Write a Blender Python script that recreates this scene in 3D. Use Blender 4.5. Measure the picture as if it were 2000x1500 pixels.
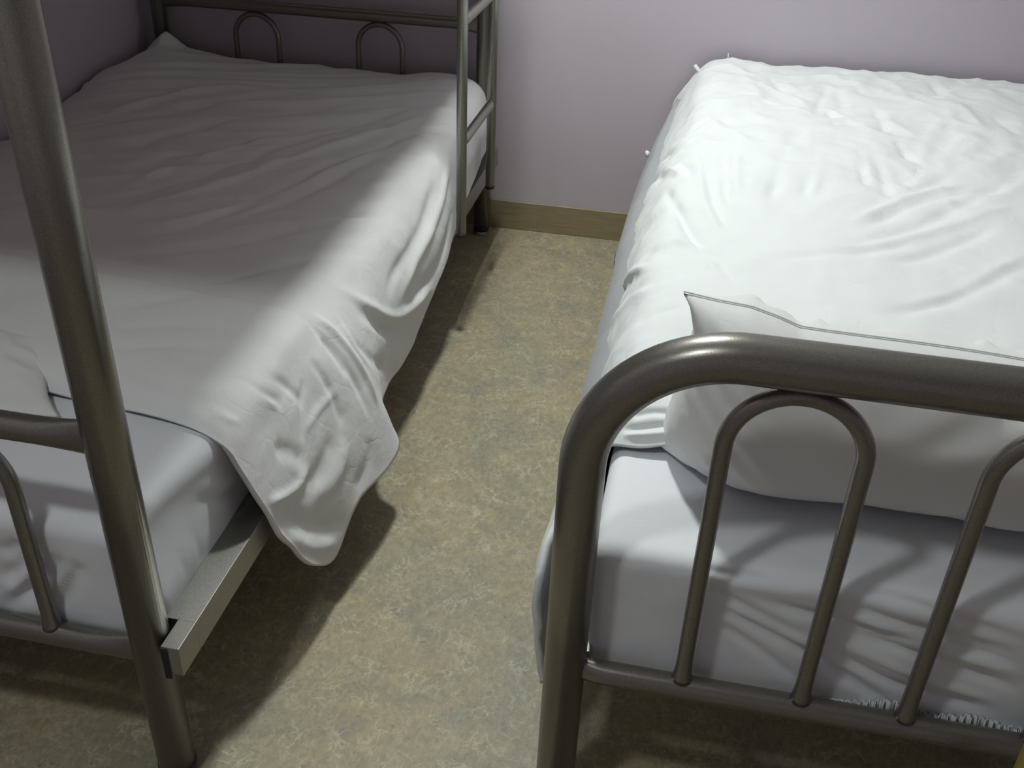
import bpy, bmesh, math, random
import numpy as np
from mathutils import Vector, Matrix
from math import pi, sin, cos, radians as R

for o in list(bpy.data.objects): bpy.data.objects.remove(o)
SC = bpy.context.scene
COL = SC.collection

# ------------------------------------------------------------------ camera
CAM_POS = Vector((0.0, -2.9181, 1.2972))
F_PX, PITCH, ROLL, YAW = 1982.544, 0.5647, 0.0400, -0.1770
fw = Vector((sin(YAW)*cos(PITCH), cos(YAW)*cos(PITCH), -sin(PITCH)))
rt0 = Vector((cos(YAW), -sin(YAW), 0)); up0 = rt0.cross(fw)
rt = cos(ROLL)*rt0 + sin(ROLL)*up0
up = -sin(ROLL)*rt0 + cos(ROLL)*up0
cam = bpy.data.cameras.new('camera'); camo = bpy.data.objects.new('camera', cam); COL.objects.link(camo)
cam.sensor_fit = 'HORIZONTAL'; cam.sensor_width = 36.0; cam.lens = F_PX/2000*36.0
cam.clip_start = 0.02; cam.clip_end = 50
m = Matrix((rt, up, -fw)).transposed().to_4x4(); m.translation = CAM_POS
camo.matrix_world = m
SC.camera = camo

# ------------------------------------------------------------------ world and exposure
w = bpy.data.worlds.new('world'); SC.world = w; w.use_nodes = True
w.node_tree.nodes['Background'].inputs['Color'].default_value = (0.80, 0.82, 0.90, 1)
w.node_tree.nodes['Background'].inputs['Strength'].default_value = 0.04
SC.view_settings.view_transform = 'Standard'
SC.view_settings.look = 'None'
SC.view_settings.gamma = 1.0
SC.view_settings.use_curve_mapping = False
SC.view_settings.exposure = 0.0

def lamp(name, loc, size, power, color):
    l = bpy.data.lights.new(name, 'AREA'); l.shape = 'DISK'; l.size = size; l.energy = power; l.color = color
    o = bpy.data.objects.new(name, l); COL.objects.link(o); o.location = loc
    return o
LIGHT_FAR = (-0.50, -0.80, 2.36)
LIGHT_NEAR = (-0.72, -2.86, 2.36)
lamp('lamp_far', LIGHT_FAR, 0.16, 34.0, (0.95, 1.0, 0.965))
lamp('lamp_near', LIGHT_NEAR, 0.18, 10.0, (0.93, 1.0, 0.985))

# ------------------------------------------------------------------ helpers
def tag(o, label=None, cat=None, group=None, kind=None):
    if label: o['label'] = label
    if cat: o['category'] = cat
    if group: o['group'] = group
    if kind: o['kind'] = kind
    return o

def empty(name, loc, label, cat, group=None):
    o = bpy.data.objects.new(name, None); COL.objects.link(o); o.location = loc
    o.empty_display_size = 0.1
    return tag(o, label, cat, group)

def link(name, mesh, mat, parent=None, smooth=True):
    o = bpy.data.objects.new(name, mesh); COL.objects.link(o)
    if mat: mesh.materials.append(mat)
    if smooth:
        mesh.polygons.foreach_set('use_smooth', [True]*len(mesh.polygons))
    if parent:
        o.parent = parent
        o.location = -parent.location if parent.parent is None else (0, 0, 0)
        if parent.parent is not None: o.location = (0, 0, 0)
    return o

def mesh_from(verts, faces, name='m'):
    me = bpy.data.meshes.new(name); me.from_pydata([tuple(map(float, v)) for v in verts], [], faces); me.update()
    return me

def arc_path(pts, radii, n=10):
    """polyline with rounded corners"""
    pts = [Vector(p) for p in pts]; out = [pts[0]]
    for i in range(1, len(pts)-1):
        r = radii[i-1]
        a = (pts[i-1]-pts[i]).normalized(); b = (pts[i+1]-pts[i]).normalized()
        ang = a.angle(b)
        if r <= 0 or ang > pi-1e-3: out.append(pts[i]); continue
        d = r/math.tan(ang/2)
        c = pts[i] + (a+b).normalized()*(r/sin(ang/2))
        s = pts[i]+a*d - c; e = pts[i]+b*d - c
        tot = pi-ang; ax = s.cross(e).normalized()
        for k in range(n+1):
            out.append(c + Matrix.Rotation(tot*k/n, 3, ax) @ s)
    out.append(pts[-1]); return out

def tube(name, path, r, mat, parent, seg=24, cap=True, rads=None, flat=None):
    path = [Vector(p) for p in path]; verts = []; faces = []
    n = len(path)
    t0 = (path[1]-path[0]).normalized()
    u = t0.orthogonal().normalized()
    if abs(t0.z) < .9: u = (Vector((0, 0, 1))-t0*t0.z).normalized()
    for i, p in enumerate(path):
        t = (path[min(i+1, n-1)]-path[max(i-1, 0)]).normalized()
        u = (u - t*u.dot(t)).normalized(); v = t.cross(u)
        rr = rads[i] if rads else r
        fx, fy = flat[i] if flat else (1, 1)
        for k in range(seg):
            a = 2*pi*k/seg
            verts.append(p + u*cos(a)*rr*fx + v*sin(a)*rr*fy)
    for i in range(n-1):
        for k in range(seg):
            a = i*seg+k; b = i*seg+(k+1) % seg
            faces.append((a, b, b+seg, a+seg))
    if cap:
        faces.append(tuple(range(seg))[::-1]); faces.append(tuple((n-1)*seg+k for k in range(seg)))
    return link(name, mesh_from(verts, faces, name), mat, parent)

def box(name, lo, hi, mat, parent=None, bevel=0.0, seg=3):
    bm = bmesh.new(); bmesh.ops.create_cube(bm, size=1)
    for v in bm.verts:
        for i in range(3): v.co[i] = lo[i] + (v.co[i]+.5)*(hi[i]-lo[i])
    if bevel > 0:
        bmesh.ops.bevel(bm, geom=bm.edges[:], offset=bevel, segments=seg, profile=.6, affect='EDGES')
    me = bpy.data.meshes.new(name); bm.to_mesh(me); bm.free()
    o = link(name, me, mat, parent, smooth=False)
    return o

# ------------------------------------------------------------------ materials
def mat(name):
    m = bpy.data.materials.new(name); m.use_nodes = True
    nt = m.node_tree; b = nt.nodes['Principled BSDF']
    return m, nt, b
def node(nt, t, **kw):
    n = nt.nodes.new(t)
    for k, v in kw.items():
        if k in n.inputs.keys() if hasattr(n.inputs, 'keys') else False: n.inputs[k].default_value = v
        else: setattr(n, k, v)
    return n
def L(nt, a, b): nt.links.new(a, b)
def obj_coord(nt):
    return node(nt, 'ShaderNodeTexCoord').outputs['Object']
def noise(nt, co, scale, detail=4, rough=.5, dist=0.0):
    n = nt.nodes.new('ShaderNodeTexNoise'); n.inputs['Scale'].default_value = scale
    n.inputs['Detail'].default_value = detail; n.inputs['Roughness'].default_value = rough
    n.inputs['Distortion'].default_value = dist
    if co is not None: L(nt, co, n.inputs['Vector'])
    return n
def ramp(nt, fac, stops):
    r = nt.nodes.new('ShaderNodeValToRGB'); L(nt, fac, r.inputs['Fac'])
    el = r.color_ramp.elements
    el[0].position, el[0].color = stops[0][0], (*stops[0][1], 1)
    el[1].position, el[1].color = stops[-1][0], (*stops[-1][1], 1)
    for p, c in stops[1:-1]:
        e = el.new(p); e.color = (*c, 1)
    return r
def mapping(nt, co, scale=(1, 1, 1), rot=(0, 0, 0)):
    n = nt.nodes.new('ShaderNodeMapping'); L(nt, co, n.inputs['Vector'])
    n.inputs['Scale'].default_value = scale; n.inputs['Rotation'].default_value = rot
    return n.outputs['Vector']
def bump(nt, h, strength, dist, bs, prev=None):
    n = nt.nodes.new('ShaderNodeBump'); n.inputs['Strength'].default_value = strength
    n.inputs['Distance'].default_value = dist; L(nt, h, n.inputs['Height'])
    if prev: L(nt, prev.outputs['Normal'], n.inputs['Normal'])
    L(nt, n.outputs['Normal'], bs.inputs['Normal']); return n
def mixc(nt, fac, a, b, mode='MIX'):
    n = nt.nodes.new('ShaderNodeMix'); n.data_type = 'RGBA'; n.blend_type = mode
    if isinstance(fac, (int, float)): n.inputs[0].default_value = fac
    else: L(nt, fac, n.inputs[0])
    for i, c in ((6, a), (7, b)):
        if isinstance(c, tuple): n.inputs[i].default_value = (*c, 1)
        else: L(nt, c, n.inputs[i])
    return n.outputs[2]

def metal_paint(name, col, rough=.36, met=.75):
    m, nt, b = mat(name); co = obj_coord(nt)
    n = noise(nt, co, 900, 2); r = ramp(nt, n.outputs['Fac'], [(.35, tuple(c*.82 for c in col)), (.7, tuple(min(1, c*1.22) for c in col))])
    L(nt, r.outputs['Color'], b.inputs['Base Color'])
    b.inputs['Metallic'].default_value = met; b.inputs['Roughness'].default_value = rough
    n2 = noise(nt, co, 500, 2); bump(nt, n2.outputs['Fac'], .10, .0006, b)
    return m
def plain(name, col, rough=.6, met=0.0):
    m, nt, b = mat(name); co = obj_coord(nt)
    n = noise(nt, co, 60, 3); r = ramp(nt, n.outputs['Fac'], [(.3, tuple(c*.93 for c in col)), (.7, tuple(min(1, c*1.05) for c in col))])
    L(nt, r.outputs['Color'], b.inputs['Base Color'])
    b.inputs['Roughness'].default_value = rough; b.inputs['Metallic'].default_value = met
    return m
def fabric(name, col, wr=.45, wd=.005, sheen=.15, transl=0.0):
    m, nt, b = mat(name); co = obj_coord(nt)
    b.inputs['Base Color'].default_value = (*col, 1)
    b.inputs['Roughness'].default_value = .85
    b.inputs['Sheen Weight'].default_value = sheen
    b.inputs['Specular IOR Level'].default_value = .2
    n1 = noise(nt, co, 16, 5, .55, .6)
    b1 = bump(nt, n1.outputs['Fac'], wr, wd, b)
    # fine creases
    v = nt.nodes.new('ShaderNodeTexVoronoi'); v.feature = 'DISTANCE_TO_EDGE'; v.inputs['Scale'].default_value = 9
    nn = noise(nt, co, 5, 3); add = nt.nodes.new('ShaderNodeVectorMath'); add.operation = 'MULTIPLY_ADD'
    L(nt, nn.outputs['Color'], add.inputs[0]); add.inputs[1].default_value = (.25, .25, .25); L(nt, co, add.inputs[2])
    L(nt, add.outputs['Vector'], v.inputs['Vector'])
    rr = ramp(nt, v.outputs['Distance'], [(0, (0, 0, 0)), (.05, (1, 1, 1))])
    b2 = bump(nt, rr.outputs['Color'], wr*.30, .0018, b, b1)
    n3 = noise(nt, co, 700, 2); bump(nt, n3.outputs['Fac'], .10, .0005, b, b2)
    return m

M = {}
M['tube'] = metal_paint('silver_grey_paint', (.225, .215, .19), .30)
M['tube_light'] = metal_paint('light_silver_paint', (.33, .33, .30))
M['black'] = plain('black_rubber', (.012, .012, .012), .6)
M['white_plastic'] = plain('white_plastic', (.75, .75, .75), .5)
M['duvet'] = fabric('white_cotton_duvet', (.80, .80, .795))
M['duvet_r'] = fabric('bright_white_cotton', (.755, .78, .775))
M['edge_shade'] = fabric('shaded_cover_grey', (.34, .35, .36), .2, .003)  # cover cloth with the shade of the duvet's left side painted in as grey
M['sheet'] = fabric('white_sheet', (.76, .77, .80), .18, .003)
M['pillow'] = fabric('white_pillowcase', (.78, .78, .77), .3, .004)
M['yellow'] = plain('yellow_paint', (.50, .42, .09), .45)
M['ply'] = plain('plywood', (.42, .33, .22), .7)

# wall: lilac wallpaper with a fine linen weave
m, nt, b = mat('lilac_wallpaper'); co = obj_coord(nt)
n1 = noise(nt, mapping(nt, co, (40, 40, 420)), 6, 3); n2 = noise(nt, mapping(nt, co, (420, 420, 40)), 6, 3)
mx = nt.nodes.new('ShaderNodeMath'); mx.operation = 'ADD'; L(nt, n1.outputs['Fac'], mx.inputs[0]); L(nt, n2.outputs['Fac'], mx.inputs[1])
r = ramp(nt, mx.outputs[0], [(.75, (.47, .425, .475)), (1.25, (.55, .50, .555))])
r.color_ramp.elements[1].position = 1.0; r.color_ramp.elements[0].position = .6
L(nt, r.outputs['Color'], b.inputs['Base Color']); b.inputs['Roughness'].default_value = .8
b.inputs['Specular IOR Level'].default_value = .25
bump(nt, mx.outputs[0], .25, .0008, b)
M['wall'] = m
M['ceiling'] = plain('ceiling_paint', (.78, .78, .76), .9)

# baseboard: olive brown wood
m, nt, b = mat('baseboard_wood'); co = obj_coord(nt)
n = noise(nt, mapping(nt, co, (3, 3, 60)), 4, 4, .5, .5)
r = ramp(nt, n.outputs['Fac'], [(.3, (.24, .195, .115)), (.7, (.335, .275, .17))])
L(nt, r.outputs['Color'], b.inputs['Base Color']); b.inputs['Roughness'].default_value = .45
M['base'] = m

# floor: mottled olive, tan and grey vinyl with fine pale crackle
m, nt, b = mat('mottled_vinyl'); co = obj_coord(nt)
n1 = noise(nt, co, 7, 6, .62, .8)
c1 = ramp(nt, n1.outputs['Fac'], [(.30, (.225, .21, .165)), (.44, (.295, .262, .185)), (.56, (.40, .322, .19)), (.72, (.32, .305, .225))])
n2 = noise(nt, co, 26, 6, .7, 1.4)
c2 = ramp(nt, n2.outputs['Fac'], [(.30, (.185, .175, .14)), (.5, (.295, .260, .18)), (.70, (.41, .355, .235))])
base = mixc(nt, .5, c1.outputs['Color'], c2.outputs['Color'])
# broad grey green patches
n3 = noise(nt, co, 3.2, 3, .5, .5); r3 = ramp(nt, n3.outputs['Fac'], [(.42, (0, 0, 0)), (.62, (1, 1, 1))])
sc_ = nt.nodes.new('ShaderNodeMath'); sc_.operation = 'MULTIPLY'; sc_.inputs[1].default_value = .35; L(nt, r3.outputs['Color'], sc_.inputs[0])
base = mixc(nt, sc_.outputs[0], base, (.25, .265, .205))
# pale veins
nw = noise(nt, co, 16, 5); add = nt.nodes.new('ShaderNodeVectorMath'); add.operation = 'MULTIPLY_ADD'
L(nt, nw.outputs['Color'], add.inputs[0]); add.inputs[1].default_value = (.16, .16, .16); L(nt, co, add.inputs[2])
v = nt.nodes.new('ShaderNodeTexVoronoi'); v.feature = 'DISTANCE_TO_EDGE'; v.inputs['Scale'].default_value = 30
L(nt, add.outputs['Vector'], v.inputs['Vector'])
rv = ramp(nt, v.outputs['Distance'], [(0, (1, 1, 1)), (.09, (0, 0, 0))])
n4 = noise(nt, co, 20, 4); r4 = ramp(nt, n4.outputs['Fac'], [(.42, (0, 0, 0)), (.66, (.55, .55, .55))])
mm = nt.nodes.new('ShaderNodeMath'); mm.operation = 'MULTIPLY'; L(nt, rv.outputs['Color'], mm.inputs[0]); L(nt, r4.outputs['Color'], mm.inputs[1])
base = mixc(nt, mm.outputs[0], base, (.55, .53, .40))
n6 = noise(nt, mapping(nt, co, (1.6, 1, 1)), 70, 4, .7, .8); r6 = ramp(nt, n6.outputs['Fac'], [(.30, (.80, .80, .80)), (.70, (1.18, 1.17, 1.15))])
base = mixc(nt, 1.0, base, r6.outputs['Color'], 'MULTIPLY')
# small dark specks
n5 = noise(nt, co, 120, 2, .5); r5 = ramp(nt, n5.outputs['Fac'], [(.66, (0, 0, 0)), (.74, (.6, .6, .6))])
base = mixc(nt, r5.outputs['Color'], base, (.12, .115, .09))
L(nt, base, b.inputs['Base Color']); b.inputs['Roughness'].default_value = .50
b.inputs['Specular IOR Level'].default_value = .35
bump(nt, n2.outputs['Fac'], .12, .001, b)
M['floor'] = m

m, nt, b = mat('lamp_diffuser'); b.inputs['Base Color'].default_value = (.9, .9, .9, 1)
b.inputs['Emission Color'].default_value = (.92, 1, .96, 1); b.inputs['Emission Strength'].default_value = 4.0
M['diffuser'] = m

# ------------------------------------------------------------------ room
XL_, XR_, YB, YF_, ZC = -1.675, 1.95, 0.0, -4.2, 2.42
T = .1
def struct(o): o['kind'] = 'structure'; return o
struct(box('floor', (XL_-T, YF_-T, -.05), (XR_+T, YB+T, 0), M['floor']))
struct(box('ceiling', (XL_-T, YF_-T, ZC), (XR_+T, YB+T, ZC+.05), M['ceiling']))
struct(box('wall_back', (XL_-T, YB, 0), (XR_+T, YB+T, ZC), M['wall']))
struct(box('wall_left', (XL_-T, YF_, 0), (XL_, YB, ZC), M['wall']))
struct(box('wall_right', (XR_, YF_, 0), (XR_+T, YB, ZC), M['wall']))
struct(box('wall_front', (XL_-T, YF_-T, 0), (XR_+T, YF_, ZC), M['wall']))
struct(box('baseboard_back', (XL_+.011, -.010, 0), (XR_-.011, 0, .092), M['base'], bevel=.002))
struct(box('baseboard_left', (XL_, YF_, 0), (XL_+.010, -.011, .092), M['base'], bevel=.002))
struct(box('baseboard_right', (XR_-.010, YF_, 0), (XR_, -.011, .092), M['base'], bevel=.002))

for pos, rr, lab in ((LIGHT_FAR, .20, 'round white ceiling light above the aisle near the back wall'),
                (LIGHT_NEAR, .13, 'small round ceiling light in front of the bunk bed')):
    t = empty('ceiling_light', (pos[0], pos[1], ZC), lab, 'light')
    tube('fixture_base', [(pos[0], pos[1], ZC-.03), (pos[0], pos[1], ZC)], rr, M['white_plastic'], t, 40)
    tube('diffuser', [(pos[0], pos[1], ZC-.052), (pos[0], pos[1], ZC-.045), (pos[0], pos[1], ZC-.031)], rr*.9, M['diffuser'], t, 40, rads=[rr*.78, rr*.88, rr*.9])

# ------------------------------------------------------------------ left bunk bed
def seg_rail(name, a, b, r, mt, parent, flare=.035, k=1.45):
    """rail between two posts whose ends are pressed tall and thin where they meet the post"""
    a, b = Vector(a), Vector(b); Lg = (b-a).length; d = (b-a)/Lg
    ss = [0, flare*.35, flare*.8, flare*1.4, flare*2.1, Lg-flare*2.1, Lg-flare*1.4, Lg-flare*.8, Lg-flare*.35, Lg]
    def f(s):
        e = min(s, Lg-s); t = max(0, 1-e/(flare*2.1)); t = t*t*(3-2*t)
        return (1+(k-1)*t, 1-.45*t)
    return tube(name, [a+d*s for s in ss], r, mt, parent, 20, flat=[f(s) for s in ss])

def arch(name, xc, y, z0, ztop, hw, r, mt, parent):
    p = arc_path([(xc-hw, y, z0), (xc-hw, y, ztop), (xc+hw, y, ztop), (xc+hw, y, z0)], [hw*.999, hw*.999], 14)
    z1 = z0+.03
    path = [p[0], p[0]+Vector((0, 0, .006)), p[0]+Vector((0, 0, .018)), p[0]+Vector((0, 0, .035))]+p[1:-1]+[p[-1]+Vector((0, 0, .035)), p[-1]+Vector((0, 0, .018)), p[-1]+Vector((0, 0, .006)), p[-1]]
    fl = [(1.0, 1.0)]*len(path)
    rads = [r*1.28, r*1.22, r*1.05, r]+[r]*(len(path)-8)+[r, r*1.05, r*1.22, r*1.28]
    return tube(name, path, r, mt, parent, 18, rads=rads)

XP, XPL = -0.627, -1.610       # right and left posts
YN, YFR = -2.0658, -0.0658     # near and far ends
RP = .0262
ZDK = 1.32
bunk = empty('bunk_bed', ((XP+XPL)/2, (YN+YFR)/2, 0), 'silver grey tubular metal bunk bed with tall posts against the left wall', 'bed')
for (x, y, r) in ((XP, YN, RP), (XPL, YN, RP), (XP, YFR, .0225), (XPL, YFR, .0225)):
    p = tube('post', [(x, y, .022), (x, y, ZDK+.42)], r, M['tube'], bunk, 36)
    c = tube('foot_cap', [(x, y, .012), (x, y, .024)], r*1.04, M['black'], p, 32)
    g = tube('glide', [(x, y, 0.0), (x, y, .012)], r*.7, M['white_plastic'], p, 24)
    tube('top_cap', [(x, y, ZDK+.42), (x, y, ZDK+.428)], r*.98, M['black'], p, 32)
RR = .0163
# near end (footboard)
seg_rail('lower_rail', (XPL+RP*.5, YN, .249), (XP-RP*.5, YN, .249), .0165, M['tube'], bunk)
seg_rail('upper_rail', (XPL+RP*.5, YN, .596), (XP-RP*.5, YN, .596), .0172, M['tube'], bunk)
for xc in (-.847, -1.118, -1.390):
    arch('arched_bar', xc, YN, .262, .573, .075, .0102, M['tube'], bunk)
# far end (headboard)
seg_rail('lower_rail', (XPL+.01, YFR, .249), (XP-.01, YFR, .249), .0165, M['tube'], bunk)
seg_rail('upper_rail', (XPL+.01, YFR, .626), (XP-.01, YFR, .626), .0163, M['tube'], bunk)
for xc in (-.934, -1.309):
    arch('arched_bar', xc, YFR, .262, .604, .066, .0078, M['tube'], bunk)
# side rails: flat rectangular profile standing just outside the posts
def side_rail(x0, x1, z0, z1, name='side_rail'):
    o = box(name, (x0, YN+.012, z0), (x1, YFR-.012, z1), M['tube_light'], bunk, bevel=.0025)
    return o
sr = box('side_rail', (-.6195, YN+.028, .236), (-.574, YFR-.03, .286), M['tube_light'], bunk, bevel=.0012)
box('bracket', (-.6000, YN-.021, .236), (-.5742, YN+.029, .2858), M['tube_light'], sr, bevel=.0012)
box('rail_slot', (-.6002, YN-.0225, .228), (-.5910, YN-.0208, .284), M['black'], sr)
side_rail(-1.660, -1.616, .232, .286)
side_rail(-.600, -.574, ZDK-.03, ZDK+.03); side_rail(-1.650, -1.622, ZDK-.03, ZDK+.03)
# slatted base of the lower bunk, deck of the upper bunk
for i in range(9):
    y = YN+.12+i*.22
    box('slat', (-1.616, y, .236), (-.618, y+.06, .252), M['tube_light'], bunk, bevel=.001)
box('deck_board', (-1.622, YN+.03, ZDK-.012), (-.600, YFR-.03, ZDK), M['ply'], bunk)
for y in (YN, YFR):
    for z in (ZDK, ZDK+.34):
        seg_rail('upper_end_rail', (XPL+.01, y, z), (XP-.01, y, z), .0165, M['tube'], bunk)

# ladder
lad = empty('bunk_ladder', (-.541, -.52, .27), 'narrow silver metal ladder hanging on the far end of the bunk bed', 'ladder')
XA, YA, YC = -.540, -.690, -.362
for y in (YA, YC):
    pr = tube('side_pole', [(XA, y, .276), (XA, y, ZDK+.10)], .0122, M['tube_light'], lad, 24)
    tube('end_cap', [(XA, y, .270), (XA, y, .2765)], .0126, M['black'], pr, 20)
for z in (.503, .775, 1.05, 1.31):
    seg_rail('rung', (XA, YA+.008, z), (XA, YC-.008, z), .0115, M['tube_light'], lad, .01, 1.15)
for y in (YA, YC):
    tube('hook', arc_path([(XA, y, ZDK+.09), (XA-.045, y, ZDK+.09), (XA-.055, y, ZDK+.035)], [.015], 6), .008, M['tube_light'], lad, 14)

# ------------------------------------------------------------------ right bed frame
XB, YBR = -.0813, -1.9875
XB2 = XB+1.0
bed = empty('single_bed', ((XB+XB2)/2, -1.0, 0), 'low silver grey metal bed with rounded tubular footboard on the right', 'bed')
pth = arc_path([(XB, YBR, .012), (XB, YBR, .7677), (XB2, YBR, .7677), (XB2, YBR, .012)], [.165, .165], 20)
ff = tube('footboard_frame', pth, .0272, M['tube'], bed, 40)
for x in (XB, XB2):
    tube('foot_cap', [(x, YBR, 0), (x, YBR, .013)], .0280, M['black'], ff, 32)
seg_rail('lower_rail', (XB+.012, YBR, .2735), (XB2-.012, YBR, .2735), .0160, M['tube'], bed, .02, 1.15)
for xc in (.1445, .4205, .6965):
    arch('arched_bar', xc, YBR, .2885, .7315, .0745, .0103, M['tube'], bed)
YH = -.055
hp = tube('headboard_frame', arc_path([(XB, YH, .012), (XB, YH, .46), (XB2, YH, .46), (XB2, YH, .012)], [.12, .12], 14), .0262, M['tube'], bed, 32)
for x in (XB, XB2):
    tube('foot_cap', [(x, YH, 0), (x, YH, .013)], .0270, M['black'], hp, 32)
for x0, x1 in ((XB-.012, XB+.030), (XB2-.030, XB2+.012)):
    box('side_rail', (x0, YBR+.022, .235), (x1, YH-.022, .283), M['tube_light'], bed, bevel=.0025)
for i in range(8):
    y = YBR+.16+i*.22
    box('slat', (XB+.030, y, .246), (XB2-.030, y+.06, .262), M['tube_light'], bed, bevel=.001)

# thin yellow pole leaning on the right footboard
pole = empty('yellow_pole', (.437, -2.12, 0), 'thin yellow pole leaning on the right footboard at the photo edge', 'pole')
# ------------------------------------------------------------------ cloth surfaces
def catmull(P, n):
    """P (k, ..., 3) -> (n, ..., 3) smooth interpolation along the first axis"""
    k = len(P); P = np.asarray(P, float)
    E = np.concatenate([(2*P[0]-P[1])[None], P, (2*P[-1]-P[-2])[None]])
    t = np.linspace(0, k-1, n); i = np.minimum(t.astype(int), k-2); f = (t-i).reshape((-1,)+(1,)*(P.ndim-1))
    p0, p1, p2, p3 = E[i], E[i+1], E[i+2], E[i+3]
    return .5*((2*p1)+(-p0+p2)*f+(2*p0-5*p1+4*p2-p3)*f**2+(-p0+3*p1-3*p2+p3)*f**3)
def net_surface(net, nr, nc):
    a = catmull(np.array(net, float), nr)                   # rows
    return np.swapaxes(catmull(np.swapaxes(a, 0, 1), nc), 0, 1)
def normals(S):
    du = np.gradient(S, axis=0); dv = np.gradient(S, axis=1)
    n = np.cross(du, dv); n /= np.linalg.norm(n, axis=2, keepdims=True)+1e-12
    return n
rng = np.random.RandomState(7)
_perm = rng.permutation(512); _perm = np.concatenate([_perm, _perm, _perm])
_grad = rng.randn(512, 3); _grad /= np.linalg.norm(_grad, axis=1, keepdims=True)
def perlin(p):
    p = np.asarray(p); i = np.floor(p).astype(int); f = p-i; i &= 511
    u = f*f*f*(f*(f*6-15)+10); out = 0
    for dx in (0, 1):
        for dy in (0, 1):
            for dz in (0, 1):
                h = _perm[(_perm[(_perm[(i[..., 0]+dx) & 511]+i[..., 1]+dy) & 511]+i[..., 2]+dz) & 511]
                g = _grad[h]; d = f-np.array([dx, dy, dz])
                wx = u[..., 0] if dx else 1-u[..., 0]; wy = u[..., 1] if dy else 1-u[..., 1]; wz = u[..., 2] if dz else 1-u[..., 2]
                out = out+(g*d).sum(-1)*wx*wy*wz
    return out
def fbm(p, o=3):
    a = 0; s = 1.0
    for k in range(o): a = a+perlin(p*(2**k)+k*17.3)*s; s *= .5
    return a
def smooth(t): t = np.clip(t, 0, 1); return t*t*(3-2*t)
def stroke(S, pts, width, amp, end=.25):
    """a ridge (amp > 0) or valley (amp < 0) along a world space polyline"""
    P = np.array(pts, float)
    if len(P) > 2: P = catmull(P, len(P)*5)
    best = np.full(S.shape[:2], 1e9); par = np.zeros(S.shape[:2])
    seg = np.linalg.norm(P[1:]-P[:-1], axis=1); cum = np.concatenate([[0], np.cumsum(seg)])
    for a, b, l, c in zip(P[:-1], P[1:], seg, cum):
        d = b-a; t = np.clip(((S-a)@d)/(l*l+1e-12), 0, 1)
        q = S-(a+t[..., None]*d); dist = np.linalg.norm(q, axis=2)
        k = dist < best; best = np.where(k, dist, best); par = np.where(k, (c+t*l)/cum[-1], par)
    e = smooth(np.minimum(par, 1-par)/end*1.0+.12)
    return amp*np.exp(-(best/width)**2)*e

# left duvet: rows run from the back wall to the foot, columns from the left wall to the hanging hem
def row(y, xs_zs, yoff=None):
    return [(x, y+(yoff[i] if yoff else 0), z) for i, (x, z) in enumerate(xs_zs)]
NET_L = [
    row(-.085, [(-1.655, .455), (-1.585, .500), (-1.40, .482), (-1.15, .474), (-.90, .478), (-.72, .486), (-.635, .455), (-.610, .385), (-.600, .315)]),
    row(-.30, [(-1.655, .480), (-1.57, .502), (-1.38, .490), (-1.13, .482), (-.88, .480), (-.70, .482), (-.615, .462), (-.575, .405), (-.576, .320)]),
    row(-.55, [(-1.660, .445), (-1.56, .470), (-1.38, .480), (-1.12, .480), (-.88, .476), (-.70, .476), (-.615, .458), (-.575, .390), (-.565, .295)]),
    row(-.80, [(-1.662, .430), (-1.56, .455), (-1.38, .472), (-1.12, .476), (-.88, .474), (-.70, .474), (-.615, .455), (-.568, .370), (-.556, .240)]),
    row(-1.05, [(-1.662, .425), (-1.56, .450), (-1.38, .465), (-1.12, .470), (-.88, .470), (-.70, .470), (-.612, .452), (-.562, .345), (-.555, .172)]),
    row(-1.28, [(-1.662, .425), (-1.56, .450), (-1.38, .465), (-1.12, .468), (-.88, .468), (-.70, .468), (-.612, .452), (-.562, .345), (-.558, .172)], [0, 0, 0, 0, 0, 0, 0, 0, .01]),
    row(-1.40, [(-1.662, .430), (-1.56, .455), (-1.38, .470), (-1.12, .472), (-.88, .472), (-.70, .470), (-.612, .455), (-.555, .350), (-.535, .170)], [0, 0, 0, 0, 0, 0, 0, .02, .055]),
    row(-1.50, [(-1.662, .430), (-1.56, .455), (-1.38, .472), (-1.12, .474), (-.88, .474), (-.70, .472), (-.610, .455), (-.548, .350), (-.490, .138)], [0, 0, 0, 0, 0, 0, 0, .02, .098]),
    row(-1.64, [(-1.662, .430), (-1.56, .452), (-1.38, .466), (-1.12, .468), (-.88, .468), (-.70, .466), (-.610, .450), (-.552, .325), (-.508, .148)], [.04, .03, .03, .02, .01, 0, -.01, 0, .060]),
    row(-1.74, [(-1.662, .428), (-1.56, .455), (-1.38, .475), (-1.12, .470), (-.88, .462), (-.70, .458), (-.610, .442), (-.556, .305), (-.520, .095)], [.08, .07, .06, .04, .02, .005, -.012, -.005, .068]),
    row(-1.785, [(-1.662, .425), (-1.56, .452), (-1.38, .468), (-1.12, .462), (-.88, .452), (-.70, .450), (-.610, .434), (-.562, .320), (-.531, .150)], [.09, .075, .065, .045, .025, .007, -.017, -.015, .030]),
    row(-1.812, [(-1.662, .415), (-1.56, .438), (-1.38, .448), (-1.12, .444), (-.88, .434), (-.70, .432), (-.608, .420), (-.572, .345), (-.548, .255)], [.10, .08, .07, .05, .03, .01, -.02, -.018, .004]),
]
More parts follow.
